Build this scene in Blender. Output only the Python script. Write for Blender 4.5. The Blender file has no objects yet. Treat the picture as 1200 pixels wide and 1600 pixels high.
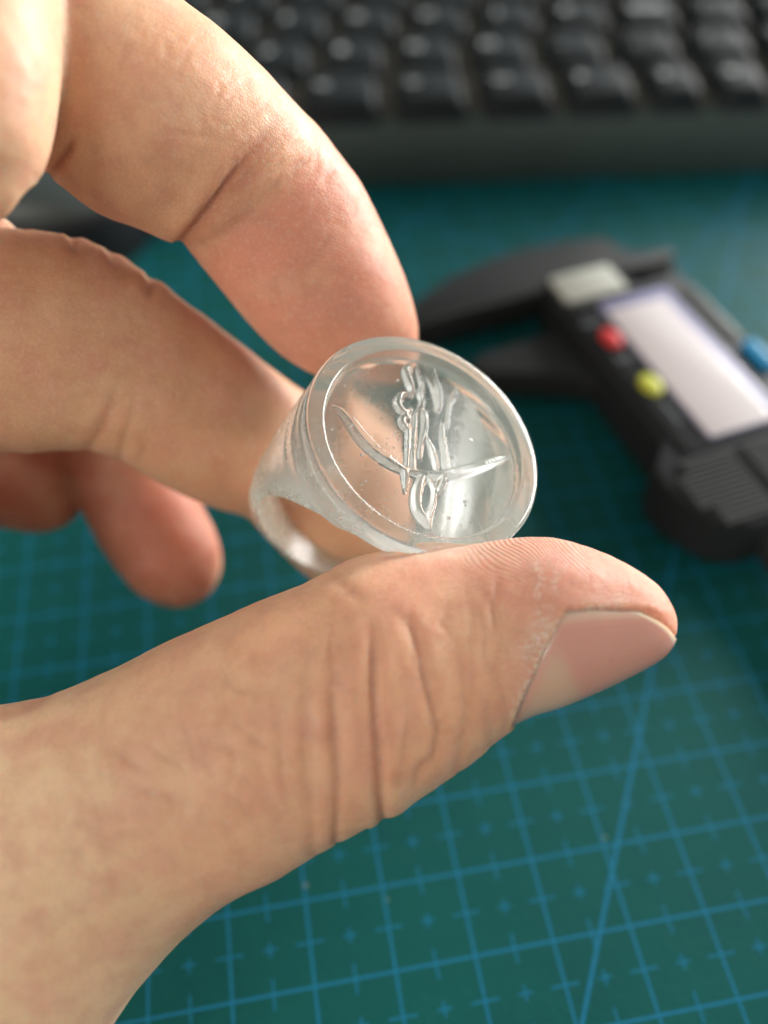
import bpy, bmesh, math, random
import numpy as np
from mathutils import Vector, Matrix
from mathutils.kdtree import KDTree
from mathutils import noise as mnoise

MM = 0.001          # the scene is built in real metres; shapes below are given in millimetres
C = bpy.context.scene.collection
rnd = random.Random(7)
rng = np.random.RandomState(3)

# ------------------------------------------------------------------ camera
# pose solved from the 10 mm squares of the cutting mat (mat = plane z 0)
RC = np.array([[0.9855467, -0.1692823, -0.0064168],
               [-0.1357864, -0.7667539, -0.6274157],
               [0.1012903, 0.6192188, -0.7786581]])
CAM = np.array([25.4744, -22.1687, 117.8203])
F = 1350.0
def cv2w(P): return np.asarray(P) @ RC + CAM                        # viewer frame -> place, mm
def upx(px, py, d):                                                 # pixel and distance -> place
    return cv2w(np.array([(px-600)/F*d, (py-800)/F*d, d]))
def at(px, py, z=0.0):                                              # pixel and height over the mat -> place
    r = RC.T @ np.array([(px-600)/F, (py-800)/F, 1.0])
    return CAM + r*(z-CAM[2])/r[2]
def project(P):
    Q = (P-CAM) @ RC.T
    return 600+F*Q[:, 0]/Q[:, 2], 800+F*Q[:, 1]/Q[:, 2], Q[:, 2]

cam_data = bpy.data.cameras.new('camera')
cam = bpy.data.objects.new('camera', cam_data); C.objects.link(cam)
M = Matrix(((RC[0][0], -RC[1][0], -RC[2][0], CAM[0]*MM),
            (RC[0][1], -RC[1][1], -RC[2][1], CAM[1]*MM),
            (RC[0][2], -RC[1][2], -RC[2][2], CAM[2]*MM), (0, 0, 0, 1)))
cam.matrix_world = M
cam_data.lens = 5.0
cam_data.sensor_fit = 'HORIZONTAL'
cam_data.sensor_width = 5.0*1200/F
cam_data.clip_start = 0.005
cam_data.clip_end = 20
cam_data.dof.use_dof = True
cam_data.dof.focus_distance = 0.0855
cam_data.dof.aperture_fstop = 5.0/3.6
bpy.context.scene.camera = cam

# ------------------------------------------------------------------ light
world = bpy.data.worlds.new('World'); bpy.context.scene.world = world
world.use_nodes = True
bg = world.node_tree.nodes['Background']
bg.inputs[0].default_value = (0.98, 0.975, 0.97, 1)
bg.inputs[1].default_value = 0.25
def area(name, loc, target, sx, sy, power, col):
    l = bpy.data.lights.new(name, 'AREA'); l.shape = 'RECTANGLE'
    l.size = sx; l.size_y = sy; l.energy = power; l.color = col
    o = bpy.data.objects.new(name, l); C.objects.link(o)
    o.location = loc
    o.rotation_euler = (Vector(target)-Vector(loc)).to_track_quat('-Z', 'Y').to_euler()
    return o
area('window_light', (1.37, 0.72, 0.42), (0.04, 0.06, 0.05), 1.0, 0.62, 54, (1.0, 0.985, 0.96))
area('room_light', (-1.3, -1.2, 1.3), (0.0, 0.02, 0.05), 1.2, 0.9, 24, (1.0, 0.91, 0.80))

sc = bpy.context.scene
sc.view_settings.view_transform = 'Standard'; sc.view_settings.look = 'None'
sc.view_settings.exposure = 0.12; sc.view_settings.gamma = 1.0
sc.view_settings.use_curve_mapping = False
sc.render.engine = 'CYCLES'
cy = sc.cycles
cy.use_denoising = True
try: cy.denoiser = 'OPENIMAGEDENOISE'
except Exception: pass
cy.max_bounces = 14; cy.transmission_bounces = 12; cy.glossy_bounces = 6; cy.diffuse_bounces = 4
cy.caustics_refractive = True; cy.caustics_reflective = True
cy.sample_clamp_indirect = 6.0
cy.use_adaptive_sampling = True; cy.adaptive_threshold = 0.02

# ------------------------------------------------------------------ helpers
class NT:
    """small wrapper for writing node trees"""
    def __init__(s, name):
        s.m = bpy.data.materials.new(name); s.m.use_nodes = True
        s.t = s.m.node_tree; s.t.nodes.clear()
        s.out = s.t.nodes.new('ShaderNodeOutputMaterial')
    def n(s, typ, **kw):
        nd = s.t.nodes.new(typ)
        for k, v in kw.items(): setattr(nd, k, v)
        return nd
    def put(s, sock, v):
        if isinstance(v, bpy.types.NodeSocket): s.t.links.new(v, sock)
        elif v is not None: sock.default_value = v
    def math(s, op, a, b=None, c=None, clamp=False):
        nd = s.n('ShaderNodeMath', operation=op, use_clamp=clamp)
        s.put(nd.inputs[0], a)
        if b is not None: s.put(nd.inputs[1], b)
        if c is not None: s.put(nd.inputs[2], c)
        return nd.outputs[0]
    def mix(s, f, a, b, mode='MIX'):
        nd = s.n('ShaderNodeMix', data_type='RGBA', blend_type=mode)
        s.put(nd.inputs[0], f); s.put(nd.inputs[6], a); s.put(nd.inputs[7], b)
        return nd.outputs[2]
    def noise(s, vec, scale, detail=3, rough=0.5):
        nd = s.n('ShaderNodeTexNoise'); s.put(nd.inputs['Vector'], vec)
        nd.inputs['Scale'].default_value = scale; nd.inputs['Detail'].default_value = detail
        nd.inputs['Roughness'].default_value = rough
        return nd.outputs[0]
    def ramp(s, f, stops):
        nd = s.n('ShaderNodeValToRGB'); e = nd.color_ramp.elements
        while len(e) < len(stops): e.new(0.5)
        for k, (p, col) in enumerate(stops): e[k].position = p; e[k].color = col
        s.put(nd.inputs[0], f); return nd.outputs[0]
    def bump(s, h, strength=0.3, dist=0.0002, prev=None):
        nd = s.n('ShaderNodeBump'); s.put(nd.inputs['Height'], h)
        nd.inputs['Strength'].default_value = strength; nd.inputs['Distance'].default_value = dist
        if prev is not None: s.put(nd.inputs['Normal'], prev)
        return nd.outputs[0]
    def obj(s): return s.n('ShaderNodeTexCoord').outputs['Object']
    def principled(s, **kw):
        nd = s.n('ShaderNodeBsdfPrincipled')
        for k, v in kw.items(): s.put(nd.inputs[k], v)
        s.t.links.new(nd.outputs[0], s.out.inputs[0]); return nd
def g(*c): return tuple(c)+(1,)

def plastic(name, col, rough=0.45, grain=900, strength=0.25, metallic=0.0, vary=0.25, spec=.5):
    t = NT(name); o = t.obj()
    a = t.noise(o, grain, 2); b = t.noise(o, 60, 4, 0.6)
    dark = tuple(x*(1-vary) for x in col[:3])+(1,)
    t.principled(**{'Base Color': t.mix(b, dark, g(*col[:3])), 'Metallic': metallic, 'Specular IOR Level': spec,
                    'Roughness': t.math('MULTIPLY_ADD', b, 0.25, rough-0.12),
                    'Normal': t.bump(a, strength, 0.00015)})
    return t.m

def mesh_obj(name, V, Fc, mat=None, parent=None, smooth=True, angle=None):
    """V in mm, in the frame of its parent (or the place)"""
    me = bpy.data.meshes.new(name)
    V = np.asarray(V, float)*MM
    me.from_pydata(V.tolist(), [], Fc if isinstance(Fc, list) else Fc.tolist())
    me.update()
    if smooth:
        me.polygons.foreach_set('use_smooth', [True]*len(me.polygons))
        if angle is not None: me.set_sharp_from_angle(angle=math.radians(angle))
    if mat is not None: me.materials.append(mat)
    o = bpy.data.objects.new(name, me); C.objects.link(o)
    if parent is not None: o.parent = parent
    return o
def tag(o, label=None, cat=None, group=None, kind=None):
    if label: o['label'] = label
    if cat: o['category'] = cat
    if group: o['group'] = group
    if kind: o['kind'] = kind
    return o
def empty(name, loc, label, cat, rotz=0.0, group=None):
    o = bpy.data.objects.new(name, None); C.objects.link(o)
    o.location = Vector(loc)*MM; o.rotation_euler = (0, 0, rotz); o.empty_display_size = 0.01
    return tag(o, label, cat, group)

def prism(poly, z0, z1, bev=0.0, seg=2):
    """polygon (mm) extruded from z0 to z1 with softened vertical and top edges"""
    bm = bmesh.new()
    vs = [bm.verts.new((x, y, z0)) for x, y in poly]
    f = bm.faces.new(vs)
    if f.normal.z > 0: f.normal_flip()
    bm.normal_update()
    if f.normal.z > 0: bmesh.ops.reverse_faces(bm, faces=[f])
    r = bmesh.ops.extrude_face_region(bm, geom=[f])
    for v in [e for e in r['geom'] if isinstance(e, bmesh.types.BMVert)]: v.co.z = z1
    bmesh.ops.recalc_face_normals(bm, faces=bm.faces[:])
    if bev > 0:
        ed = [e for e in bm.edges if max(e.verts[0].co.z, e.verts[1].co.z) > z0+1e-6]
        bmesh.ops.bevel(bm, geom=ed, offset=bev, segments=seg, profile=0.5, affect='EDGES', clamp_overlap=True)
    V = [tuple(v.co) for v in bm.verts]
    bm.verts.index_update()
    Fc = [[v.index for v in fa.verts] for fa in bm.faces]
    bm.free()
    return V, Fc
def rect(x0, y0, x1, y1, r=0.0, n=5):
    if r <= 0: return [(x0, y0), (x1, y0), (x1, y1), (x0, y1)]
    P = []
    for cx, cyy, a0 in ((x1-r, y0+r, -90), (x1-r, y1-r, 0), (x0+r, y1-r, 90), (x0+r, y0+r, 180)):
        for k in range(n+1):
            a = math.radians(a0+90*k/n); P.append((cx+r*math.cos(a), cyy+r*math.sin(a)))
    return P
TEXT_MESH = {}
def text_obj(name, body, size, mat, parent, loc, rotz=0.0, extrude=0.02, align='CENTER'):
    cu = bpy.data.curves.new(name, 'FONT'); cu.body = body; cu.size = size*MM
    cu.extrude = extrude*MM; cu.align_x = align; cu.align_y = 'CENTER'
    cu.materials.append(mat)
    key = (name, body, size, align)
    if key not in TEXT_MESH:
        tmp_o = bpy.data.objects.new(name, cu); C.objects.link(tmp_o)
        TEXT_MESH[key] = bpy.data.meshes.new_from_object(tmp_o.evaluated_get(bpy.context.evaluated_depsgraph_get()))
        bpy.data.objects.remove(tmp_o)
    o = bpy.data.objects.new(name, TEXT_MESH[key]); C.objects.link(o); o.parent = parent
    o.location = Vector(loc)*MM; o.rotation_euler = (0, 0, rotz)
    return o

# ------------------------------------------------------------------ desk and cutting mat
t = NT('desk_wood'); o_ = t.obj()
t.principled(**{'Base Color': t.mix(t.noise(o_, 30, 5), g(.10, .065, .04), g(.17, .11, .07)), 'Roughness': .45})
desk = mesh_obj('desk_top', [(-900, -500, -3), (1100, -500, -3), (1100, 700, -3), (-900, 700, -3),
                             (-900, -500, -30), (1100, -500, -30), (1100, 700, -30), (-900, 700, -30)],
                [[0, 1, 2, 3], [7, 6, 5, 4], [0, 4, 5, 1], [1, 5, 6, 2], [2, 6, 7, 3], [3, 7, 4, 0]], t.m, smooth=False)
tag(desk, 'brown desk top under the green cutting mat', kind='structure')

t = NT('cutting_mat_print')
sep = t.n('ShaderNodeSeparateXYZ'); t.put(sep.inputs[0], t.obj())
X = t.math('MULTIPLY', sep.outputs[0], 100.0); Y = t.math('MULTIPLY', sep.outputs[1], 100.0)   # in squares of 10 mm
def lin(v, w, soft=0.006):      # 1 within w (squares) of a whole number
    d = t.math('ABSOLUTE', t.math('SUBTRACT', t.math('FRACT', t.math('ADD', v, 0.5)), 0.5))
    return t.math('MULTIPLY', t.math('SUBTRACT', w+soft, d), 1/soft, clamp=True)
def half(v): return t.math('ADD', v, 0.5)
gx, gy = lin(X, .014), lin(Y, .014)
hx, hy = lin(half(X), .011), lin(half(Y), .011)
tickx = t.math('MULTIPLY', hy, lin(X, .17)); ticky = t.math('MULTIPLY', hx, lin(Y, .17))
plus = t.math('ADD', t.math('MULTIPLY', hx, lin(half(Y), .085)), t.math('MULTIPLY', hy, lin(half(X), .085)))
def diag(ang, x0, y0, period=None):
    a = math.radians(ang); nx, ny = -math.sin(a), math.cos(a)
    dd = t.math('ADD', t.math('MULTIPLY', X, nx), t.math('MULTIPLY', Y, ny))
    dd = t.math('SUBTRACT', dd, x0*nx+y0*ny)
    if period: 
        return lin(t.math('DIVIDE', dd, period), .022/period, .006/period)
    return t.math('MULTIPLY', t.math('SUBTRACT', .028, t.math('ABSOLUTE', dd)), 1/.006, clamp=True)
dg = t.math('ADD', diag(45, 9.0, 10.0, 3.0), diag(-45, 15.0, 13.0, 4.0))
dg = t.math('MULTIPLY', dg, t.math('GREATER_THAN', Y, 12.0))
dg = t.math('ADD', dg, diag(60, 5.1, -.88))
minor = t.math('MULTIPLY', t.math('ADD', t.math('ADD', tickx, ticky), plus), .85)
lines = t.math('ADD', t.math('ADD', gx, gy), t.math('ADD', dg, minor), clamp=True)
o_ = t.obj()
wear = t.noise(o_, 45, 6, .65)
wear2 = t.noise(o_, 900, 3, .6)
lines = t.math('MULTIPLY', lines, t.math('MULTIPLY_ADD', wear2, .5, .62), clamp=True)
base = t.mix(wear, g(.001, .058, .058), g(.003, .096, .086))
# dust specks and pale cut scratches
vor = t.n('ShaderNodeTexVoronoi'); t.put(vor.inputs['Vector'], o_); vor.inputs['Scale'].default_value = 95
sp = t.math('MULTIPLY', t.math('LESS_THAN', vor.outputs['Distance'], .035), .35)
mp = t.n('ShaderNodeMapping'); t.put(mp.inputs['Vector'], o_); mp.inputs['Rotation'].default_value = (0, 0, -.55)
mp.inputs['Scale'].default_value = (12, 420, 1)
scr = t.noise(mp.outputs[0], 1.0, 3, .6)
scrm = t.math('MULTIPLY', t.math('SUBTRACT', scr, .66), 3.0, clamp=True)
col = t.mix(lines, base, g(.009, .155, .285))
col = t.mix(t.math('MULTIPLY', scrm, .22), col, g(.10, .26, .22))
col = t.mix(sp, col, g(.30, .36, .30))
bmp = t.bump(wear2, .5, .00012)
bmp = t.bump(scr, .25, .0002, bmp)
t.principled(**{'Base Color': col, 'Roughness': t.math('MULTIPLY_ADD', wear, .2, .56), 'Normal': bmp, 'Specular IOR Level': .16})
V, Fc = prism(rect(-150, -90, 330, 235, 4), -3, 0, .6, 2)
mat = mesh_obj('cutting_mat', V, Fc, t.m, angle=40)
tag(mat, 'green self-healing cutting mat printed with a blue grid, crosses and slanted lines', 'cutting mat')

# ------------------------------------------------------------------ keyboard
M_case = plastic('keyboard_case', (.050, .078, .072), .6, 1400, .2, spec=.35)
M_key = plastic('keycap_plastic', (.010, .016, .018), .6, 1200, .3, spec=.25)
M_well = plastic('key_well', (.085, .08, .06), .6, 800, .3)
M_print = plastic('legend_print', (.80, .86, .86), .5, 800, .05, vary=.05)
KA = math.atan2(-19.5, 176.4)
kb = empty('keyboard', (55.9, 176.4, 0.02), 'black keyboard at the back of the desk with tapered keys and pale legends', 'keyboard', KA)
def keyboard_case():
    # cross section in (d, z), run along s; the front is a tall sloped apron with a rounded lip
    prof = [(0, 0), (-1.2, 3), (-1.0, 9), (.4, 13.2), (2.2, 14.8), (4.2, 15.2), (5.2, 14.6), (5.4, 11.2), (128, 15.0), (128.4, 19.0), (140, 20), (143, 17), (143, 0)]
    V = []; s0, s1 = -100, 235
    ss = [s0, s0+1.5, s1-1.5, s1]; sh = [1.5, 0, 0, 1.5]
    for s, k in zip(ss, sh):
        for d, z in prof: V.append((s, d+(k if d < 60 else -k), max(z-k*.6, 0) if z > 1 else z))
    n = len(prof); Fc = []
    for i in range(3):
        for j in range(n):
            a = i*n+j; b = i*n+(j+1) % n
            Fc.append([a, b, b+n, a+n])
    Fc.append(list(range(n))[::-1]); Fc.append([3*n+k for k in range(n)])
    return V, Fc
V, Fc = keyboard_case()
mesh_obj('case', V, Fc, M_case, kb, angle=35)
V, Fc = prism(rect(-96, 5.6, 231, 126), 11.0, 15.6, 0)
mesh_obj('key_well', V, Fc, M_well, kb, smooth=False)
def keycap(w, d, h=8.2, inset=2.7):
    """tapered keycap with a dished top, base at z 0, centred"""
    n = 6; V = []; Fc = []
    levels = [(0, 0, 0), (0.6, .25, .25), (h-1.0, inset*.86, inset*.86), (h-.3, inset, inset), (h, inset+.6, inset+.6)]
    for z, ix, iy in levels:
        for p in rect(-w/2+ix, -d/2+iy*1.15, w/2-ix, d/2-iy*.75, 1.2 if z < h-2 else 1.9, 3): V.append((p[0], p[1], z))
    m = len(V)//len(levels)
    for l in range(len(levels)-1):
        for j in range(m):
            a = l*m+j; b = l*m+(j+1) % m
            Fc.append([a, b, b+m, a+m])
    top = [(len(levels)-1)*m+j for j in range(m)]
    c = len(V); V.append((0, 0, h-.55))
    for j in range(m): Fc.append([top[j], top[(j+1) % m], c])
    return V, Fc
caps = {}
def put_key(s0, s1, d, legend, rise=0.0, dep=18.0, lx=None, ld=None, size=2.9):
    w = round(s1-s0-.7, 1)
    if (w, dep) not in caps:
        V, Fc = keycap(w-2.4, dep-.3, h=5.6, inset=1.7)
        k = mesh_obj('key', V, Fc, M_key, kb, angle=50); caps[(w, dep)] = k
    else:
        k = caps[(w, dep)].copy(); C.objects.link(k)
    z = 14.2+rise
    k.location = Vector(((s0+s1)/2, d, z))*MM
    if legend:
        x = (lx if lx is not None else -w/2+6.0); y = (ld if ld is not None else 1.6)
        text_obj('legend', legend, size, M_print, k, (x, y, 5.45), extrude=.05)
row_d = [10.5, 29.5, 48.5, 67.5, 86.5, 105.5]
b0 = [-96, -78, -58, -38, -18, 4.2, 25.3, 46, 66.4, 82.6, 99, 118, 137, 156, 175, 194, 213, 231]
leg0 = ['', 'Ctrl', 'Fn', 'Alt', 'Alt', 'Gr', 'Ctrl', '\u2190', '\u2193', '\u2192', '0', '.', 'En', '', '', '', '', '']
rows = [b0]
for r in range(1, 6):
    off = [0, -9.5, -4.7, 0, -9.5, 0][r]
    rows.append([-96+off*.0]+[-96+17+off+19*k for k in range(0, 16)]+[231])
words = ['', 'ZXCVBNM,./\u21911230', "ASDFGHJKL;'#4560", 'QWERTYUIOP[]7890', '1234567890-=/*-+', '\u2022'*16]
for r, bs in enumerate(rows):
    for k in range(len(bs)-1):
        if r == 0: L = leg0[k] if k < len(leg0) else ''
        else: L = words[r][k-1] if 0 < k <= len(words[r]) else ''
        wide = r == 2 and bs[k] < 78 < bs[k+1]
        if wide: L = 'Shift'
        if bs[k+1]-bs[k] < 9: continue
        put_key(bs[k], bs[k+1], row_d[r], L, rise=.25*r, size=5.6 if wide else 4.6 if len(L) == 1 else 3.4, lx=0 if wide else None)
tag(kb)

# ------------------------------------------------------------------ grey gadget behind the fingers
M_grey = plastic('grey_shell', (.050, .066, .064), .40, 1500, .25)
M_black = plastic('black_rubber', (.008, .009, .011), .40, 900, .2)
ms = empty('computer_mouse', (-40, 181, 0.02), 'dark grey computer mouse with black side, half hidden behind the raised fingers', 'mouse', math.radians(-26))
def mouse_shell(z0, z1, grow):
    V = []; Fc = []; n = 48; L = 9
    for l in range(L+1):
        a = l/L; z = z0+(z1-z0)*math.sin(a*math.pi/2)
        k = math.cos(a*math.pi/2)**.55
        for j in range(n):
            th = 2*math.pi*j/n
            cx = abs(math.cos(th))**.75*math.copysign(1, math.cos(th)); sy = abs(math.sin(th))**.8*math.copysign(1, math.sin(th))
            V.append(((44+grow)*cx*max(k, .02), (22+grow)*sy*max(k, .02), z-.9*abs(cx)*k))
    for l in range(L):
        for j in range(n):
            a = l*n+j; b = l*n+(j+1) % n; Fc.append([a, b, b+n, a+n])
    Fc.append([L*n+j for j in range(n)]); Fc.append([j for j in range(n)][::-1])
    return V, Fc
V, Fc = prism([(44.8*abs(math.cos(a))**.75*math.copysign(1, math.cos(a)), 22.8*abs(math.sin(a))**.8*math.copysign(1, math.sin(a))) for a in [2*math.pi*k/60 for k in range(60)]], 0, 13, 1.5, 3)
mesh_obj('side_shell', V, Fc, M_black, ms, angle=50)
V, Fc = mouse_shell(12.2, 21, -1.0); mesh_obj('top_shell', V, Fc, M_grey, ms, angle=60)

# ------------------------------------------------------------------ caliper
M_cal = plastic('caliper_carbon', (.020, .024, .025), .60, 1600, .35, spec=.3)
M_jaw = plastic('caliper_jaw', (.026, .030, .029), .62, 1600, .35, spec=.3)
M_lab = plastic('pale_label', (.52, .54, .47), .5, 500, .1, vary=.12)
M_red = plastic('red_button', (.62, .02, .02), .5, 400, .05, vary=.1)
M_yel = plastic('yellow_button', (.55, .58, .05), .5, 400, .05, vary=.1)
M_blu = plastic('blue_plastic', (.01, .25, .50), .35, 400, .05, vary=.1)
M_bez = plastic('screen_frame', (.30, .30, .46), .30, 400, .05, vary=.1)
M_steel = plastic('scale_print', (.42, .42, .38), .35, 600, .1, vary=.1)
t = NT('lcd_panel')
t.principled(**{'Base Color': t.mix(t.noise(t.obj(), 40, 2), g(.70, .65, .66), g(.80, .75, .75)), 'Roughness': .28,
                'Coat Weight': .6, 'Coat Roughness': .12})
M_lcd = t.m
CAL = empty('digital_caliper', (81.3, 109.0, 0.02), 'black digital caliper with blank pale display, red and yellow buttons, lying open on the mat', 'caliper',
            math.atan2(.18, .983))
# local x = across the slider (to the right), local -y = along the beam away from the jaws
def cal(name, poly_st, z0, z1, m, bev=.5, parent=None, seg=2, ang=40):
    V, Fc = prism([(tt, -s) for s, tt in poly_st], z0, z1, bev, seg)
    return mesh_obj(name, V, Fc, m, parent or CAL, angle=ang)
cal('beam', rect(-20, 7, 150, 22.5), 2.4, 6.4, M_jaw, .3)
cal('beam_scale', [(61.5, 8.5), (148, 8.5), (148, 13), (61.5, 13)], 6.4, 6.55, M_steel, 0)
fixed = [(-6.0, -27), (-9, -27.4), (-14.2, -23.5), (-18.6, -14.5), (-21.3, -4), (-22.2, 4), (-21.8, 14), (-20.2, 22.4), (-15, 24.5),
         (-12.4, 27), (-11.5, 34), (-10.4, 34.2), (-8.2, 33.6), (-7.8, 24), (-8, 4.6), (-7.3, -8), (-7.2, -17.8)]
cal('fixed_jaw', fixed, 2.0, 8.2, M_jaw, .5)
moving = [(4.2, .5), (4.4, -8), (5.2, -17.2), (6.5, -20), (8.2, -20.8), (10.8, -18.3), (14.2, -9), (17.5, -2.6), (20, .5)]
cal('moving_jaw', moving, 2.0, 7.6, M_jaw, .5)
cal('inside_jaw', [(-6.2, 24), (-7.2, 33), (-6.0, 34), (-3.0, 29), (1, 26), (1, 24)], 2.4, 6.5, M_jaw, .3)
body = [(-6.5, 1), (-7.3, 2.2), (-7.5, 14), (-6.6, 15.8), (.5, 17), (1.4, 26.5), (3, 28.6), (58, 29), (60.5, 26), (61, 3), (58.6, -1.2), (54, -3.8), (49.5, -5.4),
        (45, -5.0), (42.2, -2.2), (40, -.3), (20, -.2), (-2, -.2)]
cal('slider_body', body, 1.6, 11.6, M_cal, .9, seg=3)
cal('cover_plate', rect(2.8, 1.4, 44.5, 23.5, 1.4), 11.6, 12.2, M_cal, .25)
cal('screen_frame', rect(4.6, 6.6, 43.3, 21.8, 1.0), 12.2, 12.6, M_bez, .15)
lc = cal('display', rect(7.8, 6.9, 43.0, 19.6, .6), 12.6, 12.75, M_lcd, .05)
cal('label_plate', rect(-6.0, 1.6, 2.2, 14.9, .8), 11.6, 12.4, M_lab, .25)
def button(s, tt, m):
    V = []; Fc = []; n = 28; L = 5
    for l in range(L+1):
        a = l/L*math.pi/2
        for j in range(n):
            th = 2*math.pi*j/n; k = math.cos(a)**.3 if l < L else .02
            V.append((tt+1.9*math.cos(th)*k, -s+2.8*math.sin(th)*k, 12.2+.8*math.sin(a)))
    for l in range(L):
        for j in range(n):
            a = l*n+j; b = l*n+(j+1) % n; Fc.append([a, b, b+n, a+n])
    Fc.append([L*n+j for j in range(n)])
    return mesh_obj('button', V, Fc, m, CAL, angle=70)
tag(button(14.6, 4.1, M_red), 'red button'); tag(button(28.2, 4.3, M_yel), 'yellow button')
cal('blue_tab', rect(24.5, 25.6, 32, 28.4, .5), 11.6, 13.0, M_blu, .3)
cal('side_strip', rect(6, 24.4, 22.5, 27.8, .5), 11.6, 12.1, plastic('strip_grey', (.10, .11, .105), .4), .2)
M_dim = plastic('dim_print', (.20, .23, .23), .5, 800, .05)
text_obj('print_mark', 'OFF/ON', 1.7, M_dim, CAL, (4.0, -9.4, 12.23), -math.pi/2*0)
text_obj('print_mark', 'ZERO', 1.7, M_dim, CAL, (4.2, -20.4, 12.23))
text_obj('print_mark', 'mm/inch', 1.8, M_dim, CAL, (4.3, -35.2, 12.23), -math.pi/2)
M_rib = plastic('grip_plastic', (.05, .056, .054), .6, 1200, .2, spec=.3)
for k in range(14):        # grip ridges over the lower end and the thumb pad
    s = 46.2+k*1.0
    zt = 12.5
    cal('grip_ridge', [(s, -3.2 if 2 < k < 10 else -1.0), (s+.45, -3.2 if 2 < k < 10 else -1.0), (s+.45, 8.2), (s, 8.2)], 11.6, zt, M_rib, 0)
    cal('grip_ridge', [(s, 10.5), (s+.45, 10.5), (s+.45, 26), (s, 26)], 11.6, zt, M_rib, 0)

# ------------------------------------------------------------------ the signet ring
PR = np.array([-1.9761482, .0505106, 100.9488206, 1.4910283, 2.0118779, -.1836682])
def rodr(w):
    th = np.linalg.norm(w); k = w/th
    K = np.array([[0, -k[2], k[1]], [k[2], 0, -k[0]], [-k[1], k[0], 0]])
    return np.eye(3)+math.sin(th)*K+(1-math.cos(th))*K@K
RR = RC.T @ rodr(PR[3:6])              # columns: hole axis, across, face normal
RO = cv2w(PR[:3])
Z_RIM, Z_FLOOR, R_FACE, R_FLOOR, R_BAND, R_HOLE = 16.4, 15.1, 13.15, 10.7, 13.75, 12.2

def zpt(a, b):                          # a point of the engraved face, in ring coordinates
    px, py = 360+a/2.3077, 500+b/2.3077
    r = RC.T @ np.array([(px-600)/F, (py-800)/F, 1.0])
    o = RR.T @ (CAM-RO); d = RR.T @ r
    tt = (Z_FLOOR+.3-o[2])/d[2]
    return (o+d*tt)[:2]
# strokes of the raised emblem: (height, [(x, y, half width), ...]), traced on the face
STROKES = [
 (.62, [(376,306,3), (404,332,10), (440,378,15), (480,430,17), (525,475,16), (575,512,13), (628,540,9)]),
 (.55, [(628,540,9), (690,553,9), (750,558,10), (800,553,13), (860,538,14), (920,520,12), (970,502,9), (1014,487,2)]),
 (.60, [(612,535,4), (630,545,10), (633,585,6), (631,622,1.5)]),
 (.60, [(775,548,9), (765,580,10), (753,612,8), (744,642,2)]),
 (.50, [(646,345,6), (643,420,7), (641,480,6), (638,535,6)]),
 (.55, [(672,335,5), (664,400,7), (660,470,7), (660,535,6)]),
 (.55, [(700,330,7), (703,365,8), (700,400,7), (690,440,6), (684,490,5)]),
 (.50, [(766,375,5), (768,430,7), (776,480,7), (782,545,6)]),
 (.65, [(660,152,4), (640,172,9), (634,192,11), (644,220,11), (655,248,9), (652,272,4)]),
 (.65, [(684,140,7), (706,160,12), (722,190,13), (736,226,13), (748,262,12), (752,300,9), (748,326,4)]),
 (.60, [(642,262,4), (618,268,8), (604,292,10), (610,318,11), (632,332,9), (652,322,5)]),
 (.55, [(634,345,9), (620,362,10), (630,384,9), (644,384,5)]),
 (.50, [(676,170,4), (684,205,6), (695,235,7), (684,265,7), (693,292,7), (682,320,6), (668,340,4)]),
 (.45, [(708,420,4), (724,450,6), (736,490,7), (744,530,6)]),
 (.50, [(820,238,2), (815,258,6), (803,278,5), (794,300,4), (788,345,4), (784,380,4)]),
 (.65, [(697,560,8), (680,598,11), (671,640,12), (674,680,12), (690,706,11), (712,730,9), (720,742,4)]),
 (.50, [(706,556,5), (728,585,5), (738,620,6), (734,660,6), (722,700,6), (722,735,4)]),
 (.40, [(386,206,5), (382,236,3)]),
]
segs = []
for H, pts in STROKES:
    Q = [(*zpt(a, b), w/2.3077*(89/F)*1.55) for a, b, w in pts]
    D = []                              # smooth each stroke
    for i in range(len(Q)-1):
        p0, p1, p2, p3 = (np.array(Q[max(i-1, 0)]), np.array(Q[i]), np.array(Q[i+1]), np.array(Q[min(i+2, len(Q)-1)]))
        for k in range(4):
            u = k/4; D.append(.5*((2*p1)+(-p0+p2)*u+(2*p0-5*p1+4*p2-p3)*u*u+(-p0+3*p1-3*p2+p3)*u**3))
    D.append(np.array(Q[-1]))
    for a, b in zip(D[:-1], D[1:]): segs.append((H, a, b))
ROUGH_C = zpt(855, 400)
def floor_height(x, y):
    P = np.c_[x, y]; h = np.zeros(len(P))
    for H, a, b in segs:
        ab = b[:2]-a[:2]; L2 = ab@ab+1e-9
        tt = np.clip(((P-a[:2])@ab)/L2, 0, 1)
        d = np.sqrt((((a[:2]+tt[:, None]*ab)-P)**2).sum(1)); hw = a[2]+(b[2]-a[2])*tt
        q = np.clip(1-(d/np.maximum(hw, .05))**2, 0, 1)
        h = np.maximum(h, np.minimum(H*1.5, hw*1.5)*np.minimum(q*1.5, 1)**.9)
    return h
def sdfnoise(x, y, f, seed):
    return np.array([mnoise.noise(Vector((a*f+seed, b*f-seed, seed*.7))) for a, b in zip(x, y)])

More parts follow.
